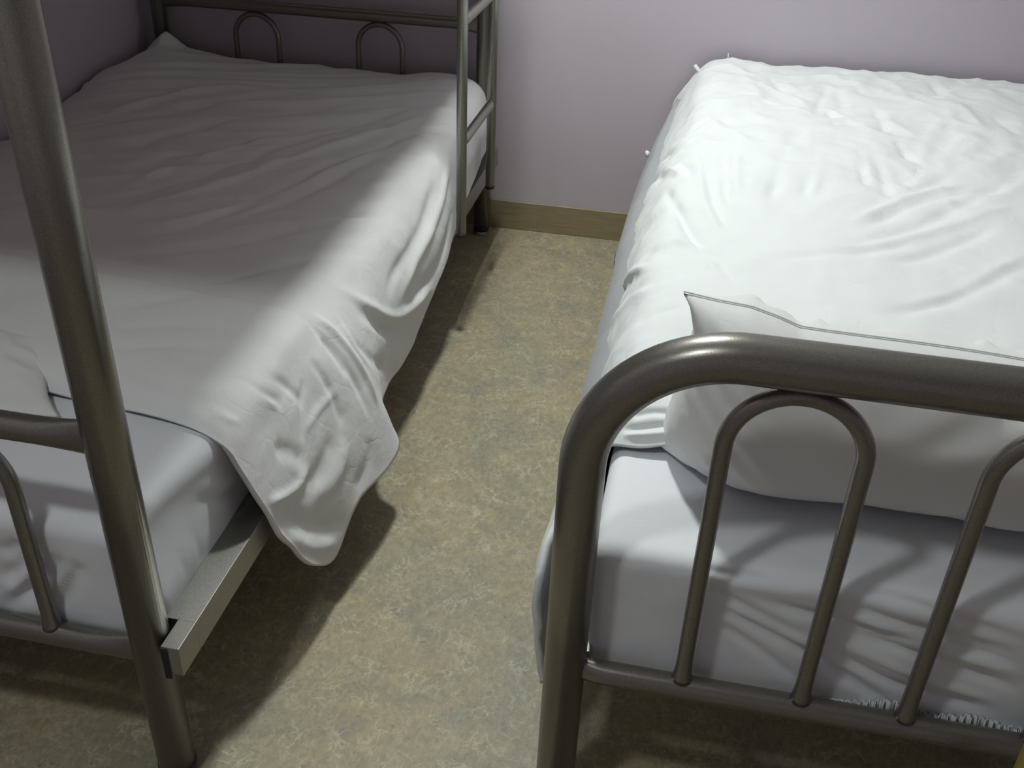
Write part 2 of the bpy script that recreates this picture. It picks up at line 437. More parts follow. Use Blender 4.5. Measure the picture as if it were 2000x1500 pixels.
# right duvet: columns from the left hem over the top to the right side
NET_R = [
    row(-.035, [(-.115, .270), (-.085, .440), (-.025, .545), (.05, .572), (.22, .570), (.45, .575), (.70, .580), (.92, .560), (.985, .430), (.99, .28)]),
    row(-.20, [(-0.110, 0.230), (-0.075, 0.450), (-.035, .555), (.04, .590), (.22, .590), (.45, .600), (.70, .600), (.92, .575), (.985, .430), (.99, .28)]),
    row(-.44, [(-0.146, 0.185), (-0.100, 0.420), (-.045, .545), (.03, .592), (.22, .600), (.45, .605), (.70, .605), (.92, .575), (.985, .430), (.99, .28)]),
    row(-.70, [(-0.128, 0.255), (-0.108, 0.420), (-.052, .545), (.03, .590), (.22, .602), (.45, .605), (.70, .605), (.92, .575), (.985, .430), (.99, .28)]),
    row(-.92, [(-0.110, 0.260), (-0.116, 0.400), (-.060, .540), (.03, .586), (.22, .600), (.45, .605), (.70, .605), (.92, .575), (.985, .430), (.99, .28)]),
    row(-1.18, [(-0.110, 0.240), (-0.118, 0.360), (-.068, .530), (.03, .580), (.22, .598), (.45, .603), (.70, .603), (.92, .575), (.985, .430), (.99, .28)]),
    row(-1.40, [(-0.108, 0.230), (-0.120, 0.345), (-.070, .515), (.02, .568), (.22, .592), (.45, .600), (.70, .600), (.92, .570), (.985, .430), (.99, .28)]),
    row(-1.60, [(-0.106, 0.220), (-0.120, 0.320), (-.075, .500), (.01, .545), (.20, .580), (.45, .590), (.70, .590), (.92, .560), (.985, .430), (.99, .28)], [-.02, -.02, 0, 0, 0, 0, 0, 0, 0, 0]),
    row(-1.70, [(-.130, .185), (-.140, .345), (-.080, .475), (-.01, .510), (.18, .540), (.45, .560), (.70, .560), (.92, .530), (.985, .420), (.99, .28)], [-.15, -.13, -.01, 0, .02, .02, .02, 0, 0, 0]),
    row(-1.745, [(-.120, .165), (-.138, .360), (-.085, .455), (-.01, .470), (.16, .480), (.45, .480), (.70, .480), (.92, .480), (.985, .410), (.99, .28)], [-.185, -.175, -.02, 0, .04, .04, .04, 0, 0, 0]),
]
# cover edge out below the duvet's left side, its shade painted in as grey
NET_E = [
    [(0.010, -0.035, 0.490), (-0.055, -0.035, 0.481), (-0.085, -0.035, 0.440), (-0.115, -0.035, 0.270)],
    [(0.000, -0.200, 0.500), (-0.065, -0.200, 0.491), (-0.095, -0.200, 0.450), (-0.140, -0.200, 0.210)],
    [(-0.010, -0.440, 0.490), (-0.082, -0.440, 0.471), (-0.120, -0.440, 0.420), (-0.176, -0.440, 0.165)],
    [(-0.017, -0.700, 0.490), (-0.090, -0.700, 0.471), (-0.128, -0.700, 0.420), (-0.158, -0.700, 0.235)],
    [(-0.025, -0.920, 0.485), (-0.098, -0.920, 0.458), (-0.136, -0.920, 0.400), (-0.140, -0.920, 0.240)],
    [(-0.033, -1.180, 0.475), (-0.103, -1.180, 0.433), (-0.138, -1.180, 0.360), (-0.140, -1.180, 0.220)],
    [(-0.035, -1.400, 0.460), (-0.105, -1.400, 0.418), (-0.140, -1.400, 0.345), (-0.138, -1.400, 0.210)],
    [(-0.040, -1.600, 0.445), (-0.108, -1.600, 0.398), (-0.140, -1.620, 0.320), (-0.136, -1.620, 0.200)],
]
NR, NC = 420, 260
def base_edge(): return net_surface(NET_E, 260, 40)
def base_left(): return net_surface(NET_L, NR, NC)
def base_right(): return net_surface(NET_R, NR, 300)

def rounded_box(lo, hi, r, step):
    """vertices (N,1,3), outward normals and quads of a box with rounded edges"""
    lo = np.array(lo, float); hi = np.array(hi, float); r = np.array([r]*3 if np.isscalar(r) else r, float)
    V = []; Fc = []; off = 0
    for ax in range(3):
        a1, a2 = [(1, 2), (2, 0), (0, 1)][ax]
        n1 = max(4, int((hi[a1]-lo[a1])/step)); n2 = max(4, int((hi[a2]-lo[a2])/step))
        for sgn in (-1, 1):
            g1, g2 = np.meshgrid(np.linspace(lo[a1], hi[a1], n1+1), np.linspace(lo[a2], hi[a2], n2+1), indexing='ij')
            P = np.zeros(g1.shape+(3,)); P[..., a1] = g1; P[..., a2] = g2; P[..., ax] = hi[ax] if sgn > 0 else lo[ax]
            V.append(P.reshape(-1, 3))
            idx = np.arange((n1+1)*(n2+1)).reshape(n1+1, n2+1)+off
            q = np.stack([idx[:-1, :-1], idx[1:, :-1], idx[1:, 1:], idx[:-1, 1:]], -1).reshape(-1, 4)
            Fc.append(q if sgn > 0 else q[:, ::-1]); off += (n1+1)*(n2+1)
    V = np.concatenate(V); Fc = np.concatenate(Fc)
    inner = np.clip(V, lo+r, hi-r); d = (V-inner)/r
    ln = np.linalg.norm(d, axis=1, keepdims=True); d = d/np.maximum(ln, 1e-9)
    P = inner+d*r
    key = np.round(V*1e6).astype(np.int64)
    _, first, inv = np.unique(key, axis=0, return_index=True, return_inverse=True)
    inv = inv.reshape(-1)
    return P[first][:, None, :], d[first][:, None, :], inv[Fc]
def sheet_left(): return rounded_box((-1.602, -2.046, .234), (-.6195, -.088, .428), (.024, .022, .024), .0062)
def sheet_right(): return rounded_box((-.062, -1.959, .244), (.884, -.090, .455), (.022, .024, .024), .0062)
STROKES = {
'left': [
  ([(-1.098, -1.352, 0.47), (-0.945, -1.183, 0.468), (-0.808, -0.858, 0.474), (-0.639, -0.462, 0.471)], 0.016, -0.00855),
  ([(-1.278, -1.035, 0.468), (-1.035, -0.726, 0.477), (-0.69, -0.369, 0.48)], 0.016, -0.0076),
  ([(-1.35, -0.937, 0.469), (-1.144, -0.628, 0.479), (-0.895, -0.389, 0.479)], 0.018, -0.0076),
  ([(-1.161, -1.214, 0.468), (-0.99, -0.97, 0.472), (-0.808, -0.647, 0.476), (-0.647, -0.369, 0.475)], 0.015, 0.0076),
  ([(-1.194, -1.158, 0.468), (-1.043, -0.931, 0.473), (-0.857, -0.568, 0.476), (-0.687, -0.331, 0.48)], 0.014, -0.00855),
  ([(-0.975, -1.273, 0.468), (-0.826, -1.054, 0.47), (-0.704, -0.726, 0.475)], 0.014, -0.00665),
  ([(-1.028, -1.237, 0.468), (-0.877, -1.041, 0.47), (-0.736, -0.706, 0.476), (-0.651, -0.509, 0.472)], 0.012, 0.0076),
  ([(-1.005, -1.377, 0.471), (-0.826, -1.258, 0.468), (-0.712, -1.119, 0.47)], 0.015, -0.0057),
  ([(-1.466, -0.785, 0.467), (-1.262, -0.522, 0.482), (-0.995, -0.306, 0.48)], 0.02, -0.0095),
  ([(-1.504, -0.7, 0.466), (-1.349, -0.462, 0.484), (-1.122, -0.312, 0.482)], 0.018, 0.0095),
  ([(-1.271, -0.382, 0.485), (-1.122, -0.312, 0.482), (-0.829, -0.13, 0.482)], 0.02, -0.0076),
  ([(-0.826, -1.468, 0.474), (-0.751, -1.379, 0.471), (-0.656, -1.273, 0.467)], 0.012, -0.00475),
  ([(-0.779, -1.22, 0.469), (-0.704, -1.145, 0.469), (-0.648, -1.016, 0.468)], 0.01, -0.0038),
  ([(-1.211, -1.106, 0.468), (-1.082, -0.844, 0.475), (-0.945, -0.621, 0.476)], 0.012, 0.0057),
  ([(-1.012, -0.293, 0.48), (-0.873, -0.185, 0.48), (-0.712, -0.124, 0.485)], 0.014, -0.0057),
  ([(-1.236, -1.418, 0.473), (-1.043, -1.415, 0.473), (-0.82, -1.448, 0.474), (-0.629, -1.473, 0.466)], 0.01, 0.004),
  ([(-0.903, -1.641, 0.467), (-0.79, -1.599, 0.47), (-0.645, -1.592, 0.468)], 0.014, -0.003),
  ([(-0.864, -1.694, 0.464), (-0.779, -1.659, 0.466), (-0.65, -1.656, 0.465)], 0.012, -0.0025),
  ([(-0.938, -1.583, 0.471), (-0.845, -1.528, 0.473), (-0.773, -1.483, 0.474)], 0.014, -0.0025),
  ([(-0.594, -0.582, 0.435), (-0.567, -0.831, 0.366), (-0.561, -1.022, 0.341), (-0.558, -1.159, 0.313)], 0.014, 0.006),
  ([(-0.595, -0.719, 0.433), (-0.573, -0.911, 0.386), (-0.57, -1.099, 0.375), (-0.568, -1.215, 0.368)], 0.017, -0.006),
  ([(-0.563, -0.7, 0.327), (-0.557, -0.864, 0.267), (-0.556, -1.086, 0.287)], 0.015, -0.006),
  ([(-0.613, -1.369, 0.455), (-0.571, -1.295, 0.381), (-0.557, -1.152, 0.286), (-0.555, -0.878, 0.222)], 0.012, 0.008),
  ([(-0.579, -1.358, 0.409), (-0.56, -1.277, 0.33), (-0.556, -1.086, 0.219), (-0.555, -0.945, 0.197)], 0.024, -0.008),
  ([(-0.568, -1.366, 0.385), (-0.558, -1.225, 0.271), (-0.556, -1.118, 0.229)], 0.01, 0.003),
  ([(-0.618, -1.481, 0.461), (-0.586, -1.47, 0.429), (-0.543, -1.442, 0.335), (-0.518, -1.43, 0.244)], 0.009, 0.007),
  ([(-0.622, -1.506, 0.463), (-0.585, -1.501, 0.428), (-0.542, -1.479, 0.332), (-0.517, -1.474, 0.24)], 0.01, -0.005),
  ([(-0.593, -1.426, 0.436), (-0.552, -1.421, 0.355), (-0.549, -1.319, 0.178)], 0.009, 0.004),
  ([(-0.587, -1.502, 0.43), (-0.569, -1.501, 0.399), (-0.547, -1.495, 0.346)], 0.008, -0.005),
  ([(-0.565, -1.429, 0.388), (-0.548, -1.378, 0.319), (-0.558, -1.263, 0.227)], 0.012, -0.004),
  ([(-0.576, -1.754, 0.374), (-0.563, -1.716, 0.339), (-0.553, -1.699, 0.31)], 0.014, -0.005),
  ([(-0.55, -1.688, 0.302), (-0.553, -1.742, 0.292), (-0.563, -1.819, 0.318)], 0.008, 0.007),
  ([(-0.533, -1.571, 0.279), (-0.529, -1.601, 0.246), (-0.533, -1.65, 0.234), (-0.544, -1.716, 0.258)], 0.018, 0.005),
  ([(-0.539, -1.595, 0.294), (-0.542, -1.673, 0.271), (-0.547, -1.722, 0.27)], 0.018, -0.004),
  ([(-0.514, -1.492, 0.226), (-0.51, -1.525, 0.195), (-0.513, -1.585, 0.171)], 0.014, -0.003),
  ([(-0.56, -1.813, 0.304), (-0.54, -1.734, 0.213), (-0.514, -1.626, 0.124)], 0.018, -0.006),
  ([(-0.547, -1.796, 0.242), (-0.534, -1.733, 0.168), (-0.52, -1.658, 0.114)], 0.012, 0.004),
  ([(-0.658, -1.715, 0.461), (-0.611, -1.716, 0.446), (-0.584, -1.686, 0.407)], 0.009, -0.005),
  ([(-0.638, -1.726, 0.46), (-0.598, -1.714, 0.43), (-0.586, -1.695, 0.41)], 0.008, 0.004),
  ([(-0.622, -1.687, 0.457), (-0.59, -1.654, 0.422), (-0.57, -1.638, 0.38)], 0.009, -0.004),
  ([(-0.587, -1.57, 0.425), (-0.557, -1.557, 0.361), (-0.536, -1.561, 0.292)], 0.009, -0.004),
  ([(-0.55, -1.53, 0.347), (-0.558, -1.61, 0.352), (-0.562, -1.675, 0.346)], 0.008, 0.003),
  ([(-0.58, -1.608, 0.408), (-0.571, -1.652, 0.378), (-0.559, -1.686, 0.334)], 0.007, -0.003),
  ([(-0.79, -1.69, 0.464), (-0.68, -1.742, 0.457), (-0.608, -1.756, 0.44)], 0.018, 0.005),
  ([(-0.796, -1.743, 0.458), (-0.712, -1.761, 0.455), (-0.626, -1.79, 0.447)], 0.012, -0.004),
  ([(-0.664, -1.775, 0.453), (-0.624, -1.794, 0.445), (-0.606, -1.786, 0.434)], 0.008, 0.004),
],
'right': [
  ([(0.273, -0.5, 0.603), (0.335, -0.62, 0.604), (0.384, -0.697, 0.605)], 0.008, 0.00945),
  ([(0.406, -0.615, 0.605), (0.377, -0.741, 0.605)], 0.006, 0.0081),
  ([(0.384, -0.489, 0.605), (0.392, -0.67, 0.605)], 0.01, -0.01215),
  ([(0.348, -0.049, 0.575), (0.356, -0.304, 0.601), (0.392, -0.472, 0.605)], 0.01, -0.0081),
  ([(0.328, -0.691, 0.604), (0.321, -0.86, 0.604), (0.321, -0.995, 0.603)], 0.008, -0.00945),
  ([(0.342, -0.691, 0.604), (0.335, -0.884, 0.604), (0.328, -0.984, 0.603)], 0.007, 0.0054),
  ([(0.28, -0.517, 0.603), (0.286, -0.598, 0.604), (0.293, -0.681, 0.604)], 0.008, -0.00675),
  ([(0.442, -0.575, 0.605), (0.516, -0.429, 0.606), (0.593, -0.391, 0.607), (0.585, -0.552, 0.608), (0.532, -0.681, 0.606), (0.486, -0.765, 0.606)], 0.01, -0.0108),
  ([(0.456, -0.609, 0.605), (0.516, -0.495, 0.606), (0.562, -0.483, 0.607), (0.555, -0.569, 0.607), (0.516, -0.659, 0.606)], 0.01, 0.00675),
  ([(0.406, -0.686, 0.605), (0.413, -0.779, 0.605), (0.449, -0.865, 0.605)], 0.009, -0.0081),
  ([(0.435, -0.87, 0.605), (0.42, -0.924, 0.605)], 0.006, -0.00675),
  ([(0.233, -0.81, 0.602), (0.227, -0.909, 0.6), (0.202, -1.076, 0.598)], 0.009, -0.00945),
  ([(0.246, -0.815, 0.602), (0.24, -0.929, 0.601), (0.214, -1.082, 0.599)], 0.008, 0.0054),
  ([(0.273, -1.176, 0.6), (0.406, -1.018, 0.604), (0.524, -0.924, 0.606)], 0.008, 0.00675),
  ([(0.287, -1.202, 0.6), (0.406, -1.059, 0.604), (0.516, -0.973, 0.606), (0.616, -0.935, 0.607)], 0.01, -0.0054),
  ([(0.261, -1.289, 0.598), (0.406, -1.144, 0.603), (0.631, -0.865, 0.607)], 0.014, -0.00675),
  ([(0.235, -1.312, 0.596), (0.356, -1.226, 0.601), (0.601, -1.007, 0.607)], 0.012, 0.0054),
  ([(0.137, -1.34, 0.588), (0.261, -1.307, 0.597), (0.392, -1.236, 0.602)], 0.014, -0.0054),
  ([(0.302, -1.506, 0.594), (0.413, -1.426, 0.599), (0.547, -1.279, 0.604)], 0.014, -0.0081),
  ([(0.333, -1.469, 0.596), (0.428, -1.403, 0.6), (0.555, -1.241, 0.604)], 0.012, 0.00675),
  ([(0.486, -0.347, 0.605), (0.494, -0.418, 0.606)], 0.009, -0.0108),
  ([(0.509, -0.082, 0.585), (0.516, -0.347, 0.606)], 0.007, -0.00675),
  ([(0.57, -0.136, 0.595), (0.585, -0.353, 0.607), (0.616, -0.472, 0.608)], 0.007, 0.0081),
  ([(0.547, -0.198, 0.602), (0.562, -0.391, 0.607), (0.585, -0.456, 0.607)], 0.008, -0.00675),
  ([(0.593, -0.315, 0.606), (0.609, -0.45, 0.608), (0.654, -0.5, 0.607)], 0.008, -0.0081),
  ([(0.631, -0.467, 0.608), (0.676, -0.609, 0.606)], 0.008, -0.0081),
  ([(0.646, -0.434, 0.607), (0.691, -0.38, 0.605), (0.719, -0.461, 0.604)], 0.009, 0.00675),
  ([(0.555, -0.765, 0.607), (0.593, -0.722, 0.607), (0.601, -0.819, 0.607)], 0.01, -0.00675),
  ([(-0.076, -1.221, 0.515), (-0.05, -1.265, 0.547), (-0.02, -1.308, 0.562), (-0.003, -1.349, 0.565), (0.012, -1.412, 0.565)], 0.016, -0.0035),
  ([(-0.058, -1.349, 0.535), (-0.079, -1.293, 0.505), (-0.109, -1.181, 0.41), (-0.118, -1.196, 0.357)], 0.016, -0.0035),
  ([(-0.051, -1.335, 0.543), (-0.076, -1.275, 0.511), (-0.109, -1.149, 0.413)], 0.01, 0.0081),
  ([(-0.054, -0.962, 0.548), (-0.021, -1.116, 0.569), (0.003, -1.212, 0.573), (0.058, -1.371, 0.578)], 0.011, -0.0108),
  ([(-0.091, -0.632, 0.468), (-0.075, -0.665, 0.507), (-0.052, -0.741, 0.546)], 0.014, -0.007),
  ([(-0.106, -0.654, 0.424), (-0.091, -0.717, 0.474), (-0.059, -0.87, 0.54)], 0.014, -0.007),
  ([(-0.069, -0.847, 0.526), (-0.05, -0.865, 0.551), (-0.021, -0.945, 0.571)], 0.01, 0.0081),
  ([(-0.031, -0.86, 0.567), (-0.013, -0.924, 0.575), (-0.005, -0.967, 0.577)], 0.01, -0.0054),
  ([(0.054, -0.779, 0.593), (0.06, -0.984, 0.59), (0.071, -1.138, 0.588)], 0.011, -0.00675),
  ([(0.08, -0.81, 0.595), (0.081, -0.984, 0.592), (0.087, -1.088, 0.591)], 0.01, 0.0054),
  ([(0.114, -0.727, 0.598), (0.145, -0.819, 0.598), (0.157, -0.919, 0.598)], 0.009, -0.00675),
  ([(0.189, -0.727, 0.601), (0.158, -0.978, 0.597), (0.139, -1.11, 0.595)], 0.011, -0.00675),
  ([(0.227, -0.648, 0.602), (0.227, -0.904, 0.6), (0.202, -1.076, 0.598)], 0.01, 0.00675),
  ([(-0.036, -0.54, 0.559), (-0.004, -0.512, 0.582), (0.031, -0.506, 0.592)], 0.009, -0.0054),
  ([(-0.019, -0.675, 0.575), (0.023, -0.62, 0.589), (0.08, -0.643, 0.597)], 0.009, -0.0054),
  ([(0.292, -0.045, 0.573), (0.314, -0.385, 0.601), (0.314, -0.558, 0.604)], 0.01, -0.0054),
  ([(0.075, -0.402, 0.597), (0.182, -0.506, 0.6), (0.26, -0.586, 0.603)], 0.01, 0.0054),
  ([(0.413, -0.129, 0.59), (0.456, -0.299, 0.604), (0.464, -0.495, 0.605)], 0.012, 0.00675),
  ([(-0.035, -1.236, 0.559), (0.028, -1.284, 0.576), (0.057, -1.38, 0.577)], 0.012, 0.00675),
  ([(-0.102, -1.348, 0.433), (-0.079, -1.376, 0.499), (-0.038, -1.421, 0.548)], 0.014, 0.0081),
  ([(-0.059, -1.508, 0.526), (-0.016, -1.495, 0.551), (0.006, -1.482, 0.558)], 0.01, -0.00405),
  ([(-0.053, -1.73, 0.481), (-0.021, -1.728, 0.488), (0.02, -1.72, 0.495)], 0.006, -0.0054),
  ([(-0.051, -1.737, 0.476), (-0.013, -1.733, 0.483), (0.024, -1.724, 0.488)], 0.005, 0.0054),
  ([(-0.045, -1.714, 0.494), (-0.01, -1.709, 0.505), (0.025, -1.711, 0.506)], 0.006, -0.0054),
  ([(0.037, -1.284, 0.578), (0.074, -1.38, 0.58), (0.083, -1.431, 0.578)], 0.012, -0.0054),
  ([(-0.12, -1.417, 0.342), (-0.119, -1.329, 0.353), (-0.118, -1.236, 0.358)], 0.01, -0.0054),
  ([(0.342, -0.788, 0.604), (0.356, -0.909, 0.604), (0.356, -1.07, 0.603)], 0.01, -0.006),
  ([(0.392, -0.929, 0.604), (0.413, -0.978, 0.604), (0.486, -0.899, 0.606)], 0.01, -0.005),
  ([(0.631, -0.035, 0.58), (0.654, -0.185, 0.601)], 0.008, 0.006),
  ([(0.683, -0.052, 0.583), (0.691, -0.263, 0.603), (0.734, -0.299, 0.602)], 0.008, -0.006),
  ([(0.646, -0.54, 0.607), (0.646, -0.675, 0.607), (0.669, -0.697, 0.607)], 0.01, 0.006),
  ([(0.3, -0.284, 0.598), (0.266, -0.439, 0.601), (0.246, -0.609, 0.603)], 0.009, -0.005),
  ([(0.153, -0.215, 0.592), (0.183, -0.369, 0.597), (0.253, -0.445, 0.601)], 0.009, -0.005),
  ([(0.023, -0.924, 0.584), (0.041, -1.11, 0.584), (0.085, -1.246, 0.587)], 0.011, -0.006),
  ([(-0.004, -0.824, 0.58), (0.02, -1.03, 0.581), (0.049, -1.202, 0.583)], 0.01, 0.005),
  ([(0.302, -1.335, 0.598), (0.385, -1.289, 0.601), (0.539, -1.116, 0.605)], 0.012, -0.005),
  ([(0.027, -0.483, 0.591), (0.085, -0.445, 0.598), (0.17, -0.467, 0.6)], 0.009, -0.005),
],
'sheet_left': [
  ([(-0.744, -2.046, 0.378), (-0.775, -2.046, 0.334), (-0.825, -2.046, 0.272)], 0.013, -0.007),
  ([(-0.719, -2.046, 0.372), (-0.75, -2.046, 0.315), (-0.775, -2.046, 0.272)], 0.012, -0.007),
  ([(-0.769, -2.046, 0.384), (-0.812, -2.046, 0.34), (-0.85, -2.046, 0.309)], 0.013, -0.007),
  ([(-0.769, -2.046, 0.353), (-0.812, -2.046, 0.303), (-0.862, -2.044, 0.248)], 0.01, -0.006),
  ([(-0.8, -2.046, 0.384), (-0.837, -2.046, 0.359)], 0.012, -0.006),
  ([(-0.731, -2.046, 0.372), (-0.763, -2.046, 0.322), (-0.8, -2.046, 0.265)], 0.009, 0.005),
  ([(-0.763, -2.046, 0.372), (-0.806, -2.046, 0.328), (-0.85, -2.046, 0.284)], 0.009, 0.005),
  ([(-0.62, -1.965, 0.353), (-0.62, -1.971, 0.297)], 0.007, -0.002),
  ([(-0.62, -1.922, 0.359), (-0.62, -1.928, 0.284)], 0.007, -0.002),
  ([(-0.62, -1.915, 0.384), (-0.62, -1.835, 0.34), (-0.62, -1.779, 0.315)], 0.012, -0.004),
  ([(-0.62, -1.903, 0.39), (-0.62, -1.828, 0.353), (-0.62, -1.785, 0.34)], 0.012, 0.004),
],
'sheet_right': [
  ([(0.081, -1.959, 0.424), (0.131, -1.959, 0.399), (0.218, -1.959, 0.362)], 0.007, -0.006),
  ([(0.137, -1.959, 0.418), (0.218, -1.959, 0.405), (0.343, -1.959, 0.393), (0.467, -1.959, 0.381)], 0.007, -0.007),
  ([(0.087, -1.959, 0.399), (0.168, -1.959, 0.362), (0.237, -1.959, 0.331), (0.336, -1.959, 0.281)], 0.007, -0.006),
  ([(0.237, -1.958, 0.436), (0.343, -1.959, 0.412), (0.461, -1.959, 0.393)], 0.007, -0.007),
  ([(0.243, -1.959, 0.393), (0.349, -1.959, 0.368), (0.479, -1.959, 0.337)], 0.007, -0.008),
  ([(0.237, -1.959, 0.356), (0.336, -1.959, 0.312), (0.461, -1.959, 0.294)], 0.007, -0.007),
  ([(0.249, -1.945, 0.453), (0.33, -1.954, 0.445), (0.455, -1.959, 0.418)], 0.007, -0.006),
  ([(0.1, -1.959, 0.368), (0.162, -1.959, 0.331), (0.218, -1.959, 0.287)], 0.007, -0.005),
  ([(0.243, -1.959, 0.418), (0.343, -1.959, 0.393), (0.473, -1.959, 0.362)], 0.006, 0.005),
  ([(0.112, -1.959, 0.399), (0.181, -1.959, 0.374), (0.231, -1.959, 0.35)], 0.006, 0.004),
  ([(0.243, -1.959, 0.374), (0.349, -1.959, 0.337), (0.461, -1.959, 0.312)], 0.006, 0.005),
  ([(0.081, -1.958, 0.436), (0.143, -1.958, 0.436), (0.218, -1.957, 0.441)], 0.008, 0.003),
  ([(0.237, -1.959, 0.325), (0.293, -1.959, 0.294), (0.349, -1.959, 0.269)], 0.006, -0.006),
  ([(0.062, -1.952, 0.448), (0.106, -1.954, 0.445), (0.156, -1.952, 0.448)], 0.008, -0.004),
  ([(0.249, -1.959, 0.43), (0.343, -1.959, 0.405), (0.467, -1.959, 0.374)], 0.005, -0.004),
],
}
def grid_mesh(S, name):
    nr, nc = S.shape[:2]
    idx = np.arange(nr*nc).reshape(nr, nc)
    F = np.stack([idx[:-1, :-1], idx[1:, :-1], idx[1:, 1:], idx[:-1, 1:]], -1).reshape(-1, 4)
    me = bpy.data.meshes.new(name); me.from_pydata(S.reshape(-1, 3).tolist(), [], F.tolist()); me.update()
    return me
def add_strokes(S, N, key):
    d = np.zeros(S.shape[:2])
    for pts, wd, am in STROKES[key]:
        d = d + stroke(S, pts, wd, am)
    return S + N*d[..., None]
def ridged(p):                       # soft creases: sharp valleys, rounded hills
    return 1-2*np.abs(perlin(p))

# ---- mattresses with fitted sheets
def mattress(core_lo, core_hi, surf, key, label, name='mattress'):
    core = box(name, core_lo, core_hi, M['sheet'], bevel=.02)
    tag(core, label, 'mattress')
    P, N, F = surf
    n = fbm(P*np.array([5, 5, 5]), 3)*.0035 + ridged(P*np.array([9, 9, 22]))*.0008
    P = P + N*n[..., None]
    if key == 'sheet_left':
        P[..., 0] -= .030*smooth((-1.78-P[..., 1])/.20)*smooth((P[..., 2]-.30)/.10)*smooth((P[..., 0]+1.0)/.35)
    else:
        P[..., 0] += .003*smooth((.42-P[..., 2])/.12)*smooth((.1-P[..., 0])/.10)
    P = add_strokes(P, N, key)
    me = bpy.data.meshes.new('fitted_sheet'); me.from_pydata(P.reshape(-1, 3).tolist(), [], F.tolist()); me.update()
    link('fitted_sheet', me, M['sheet'], core)
    return core
ml = mattress((-1.590, -2.020, .278), (-.650, -.105, .412), sheet_left(), 'sheet_left',
              'white sheeted mattress on the lower bunk, bare at the near end')
mr = mattress((-.030, -1.940, .278), (.868, -.110, .438), sheet_right(), 'sheet_right',
              'white sheeted mattress on the low right bed behind the arched footboard')
um = box('mattress', (-1.600, YN+.04, ZDK), (-.640, YFR-.04, ZDK+.10), M['sheet'], bevel=.03)
tag(um, 'thin white mattress up on the top deck of the bunk bed', 'mattress')

# frayed gathered edge of the right sheet, just above the lower rail
vs = []; fs = []; n = 900
for i in range(n):
    s = i/(n-1); x = .235+s*.60
    a = smooth(np.array(min(s, 1-s)/.15)).item()
    j = random.Random(i).uniform(-1, 1)
    zt = .268+.018*a*(.75+.25*sin(x*61)+.15*j)
    y = -1.962-.006*a*(.5+.5*sin(x*620+2.5*sin(x*43)))-.002*j*a
    vs += [(x, y, .262), (x, y-.002*a*j, (zt+.262)/2), (x, y+.001, zt)]
for i in range(n-1):
    for k in range(2): fs.append((i*3+k, (i+1)*3+k, (i+1)*3+k+1, i*3+k+1))
h = link('frayed_hem', mesh_from(vs, fs, 'frayed_hem'), M['sheet'], mr)
h['label'] = 'frayed gathered white hem above the lower rail'
md = h.modifiers.new('solid', 'SOLIDIFY'); md.thickness = .0015

# ---- left duvet
S = base_left(); N = normals(S)
X, Y, Z = S[..., 0], S[..., 1], S[..., 2]
top = smooth((-.60-X)/.06)
# long drag wrinkles running from the wall side towards the free edge at the head
ang = R(24); ca, sa = cos(ang), sin(ang)
along = X*ca+Y*sa; across = -X*sa+Y*ca
q = np.stack([along*1.7, across*15+.8*perlin(S*3), np.full_like(X, 3.1)], -1)
wr = fbm(q, 2)*.0175*smooth((Y+1.42)/.22)*top
q2 = np.stack([along*2.3+4, across*30, np.full_like(X, 7.7)], -1)
wr = wr + perlin(q2)*.0026*smooth((Y+1.42)/.2)*top
wr = wr + fbm(S*np.array([4, 4, 4.]), 3)*.006
wr = wr + ridged(S*np.array([8, 10, 9.])+2.2)*.0016
side = 1-top
wr = wr + side*(fbm(S*np.array([7, 5, 5.])+9.1, 3)*.006)
# the part turned back on itself lies one layer higher
line = -1.435-.075*(X+1.22)/.61*.9
dbl = smooth((line-Y)/.014)*smooth((-.585-X)/.03)
wr = wr + dbl*.006
# long dip of the mattress
S = S + N*wr[..., None]
S = add_strokes(S, N, 'left')
# raised corner at the head, by the left wall
bmp = np.clip(1-np.abs(X+1.582)/.055, 0, 1)*np.exp(-((Y+.10)/.05)**2); S[..., 2] += bmp*.036
# waviness of the hem
hem = smooth((np.linspace(0, 1, NC)[None, :]-.90)/.10)
S[..., 2] += hem*.003*np.sin(Y*19+1)
dl = grid_mesh(S, 'duvet')
duvL = link('duvet', dl, M['duvet'])
tag(duvL, 'white rumpled duvet on the lower bunk, its near corner hanging over the side rail', 'duvet')
md = duvL.modifiers.new('solid', 'SOLIDIFY'); md.thickness = .010; md.offset = -1

# ---- right duvet
S = base_right(); N = normals(S)
X, Y, Z = S[..., 0], S[..., 1], S[..., 2]
top = smooth((X+.06)/.08)
wr = fbm(S*np.array([4.2, 4.2, 4.])+5, 3)*.014*top
far = smooth((Y+1.25)/.5)
q = S*np.array([11, 9, 9.]) + .8*np.stack([perlin(S*5), perlin(S*5+9), perlin(S*5+4)], -1)
wr = wr + ridged(q)*.0085*(.25+.75*far)*top
q = S*np.array([22, 18, 18.])+3
wr = wr + ridged(q)*.0020*far*top
wr = wr + (1-top)*fbm(S*np.array([6, 12, 8.])+1.7, 3)*.010
hillow = np.exp(-(((X-.50)/.20)**2+((Y+.45)/.14)**2)); wr = wr + hillow*.012
S = S + N*wr[..., None]
S = add_strokes(S, N, 'right')
dr = grid_mesh(S, 'duvet')
duvR = link('duvet', dr, M['duvet_r'])
tag(duvR, 'bright white crumpled duvet on the low right bed, with small ties on its left edge', 'duvet')
md = duvR.modifiers.new('solid', 'SOLIDIFY'); md.thickness = .010; md.offset = -1
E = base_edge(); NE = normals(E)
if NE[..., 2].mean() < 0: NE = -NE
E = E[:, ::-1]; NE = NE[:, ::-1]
E = E + NE*(fbm(E*np.array([7, 9, 7.])+4.4, 3)*.005)[..., None]
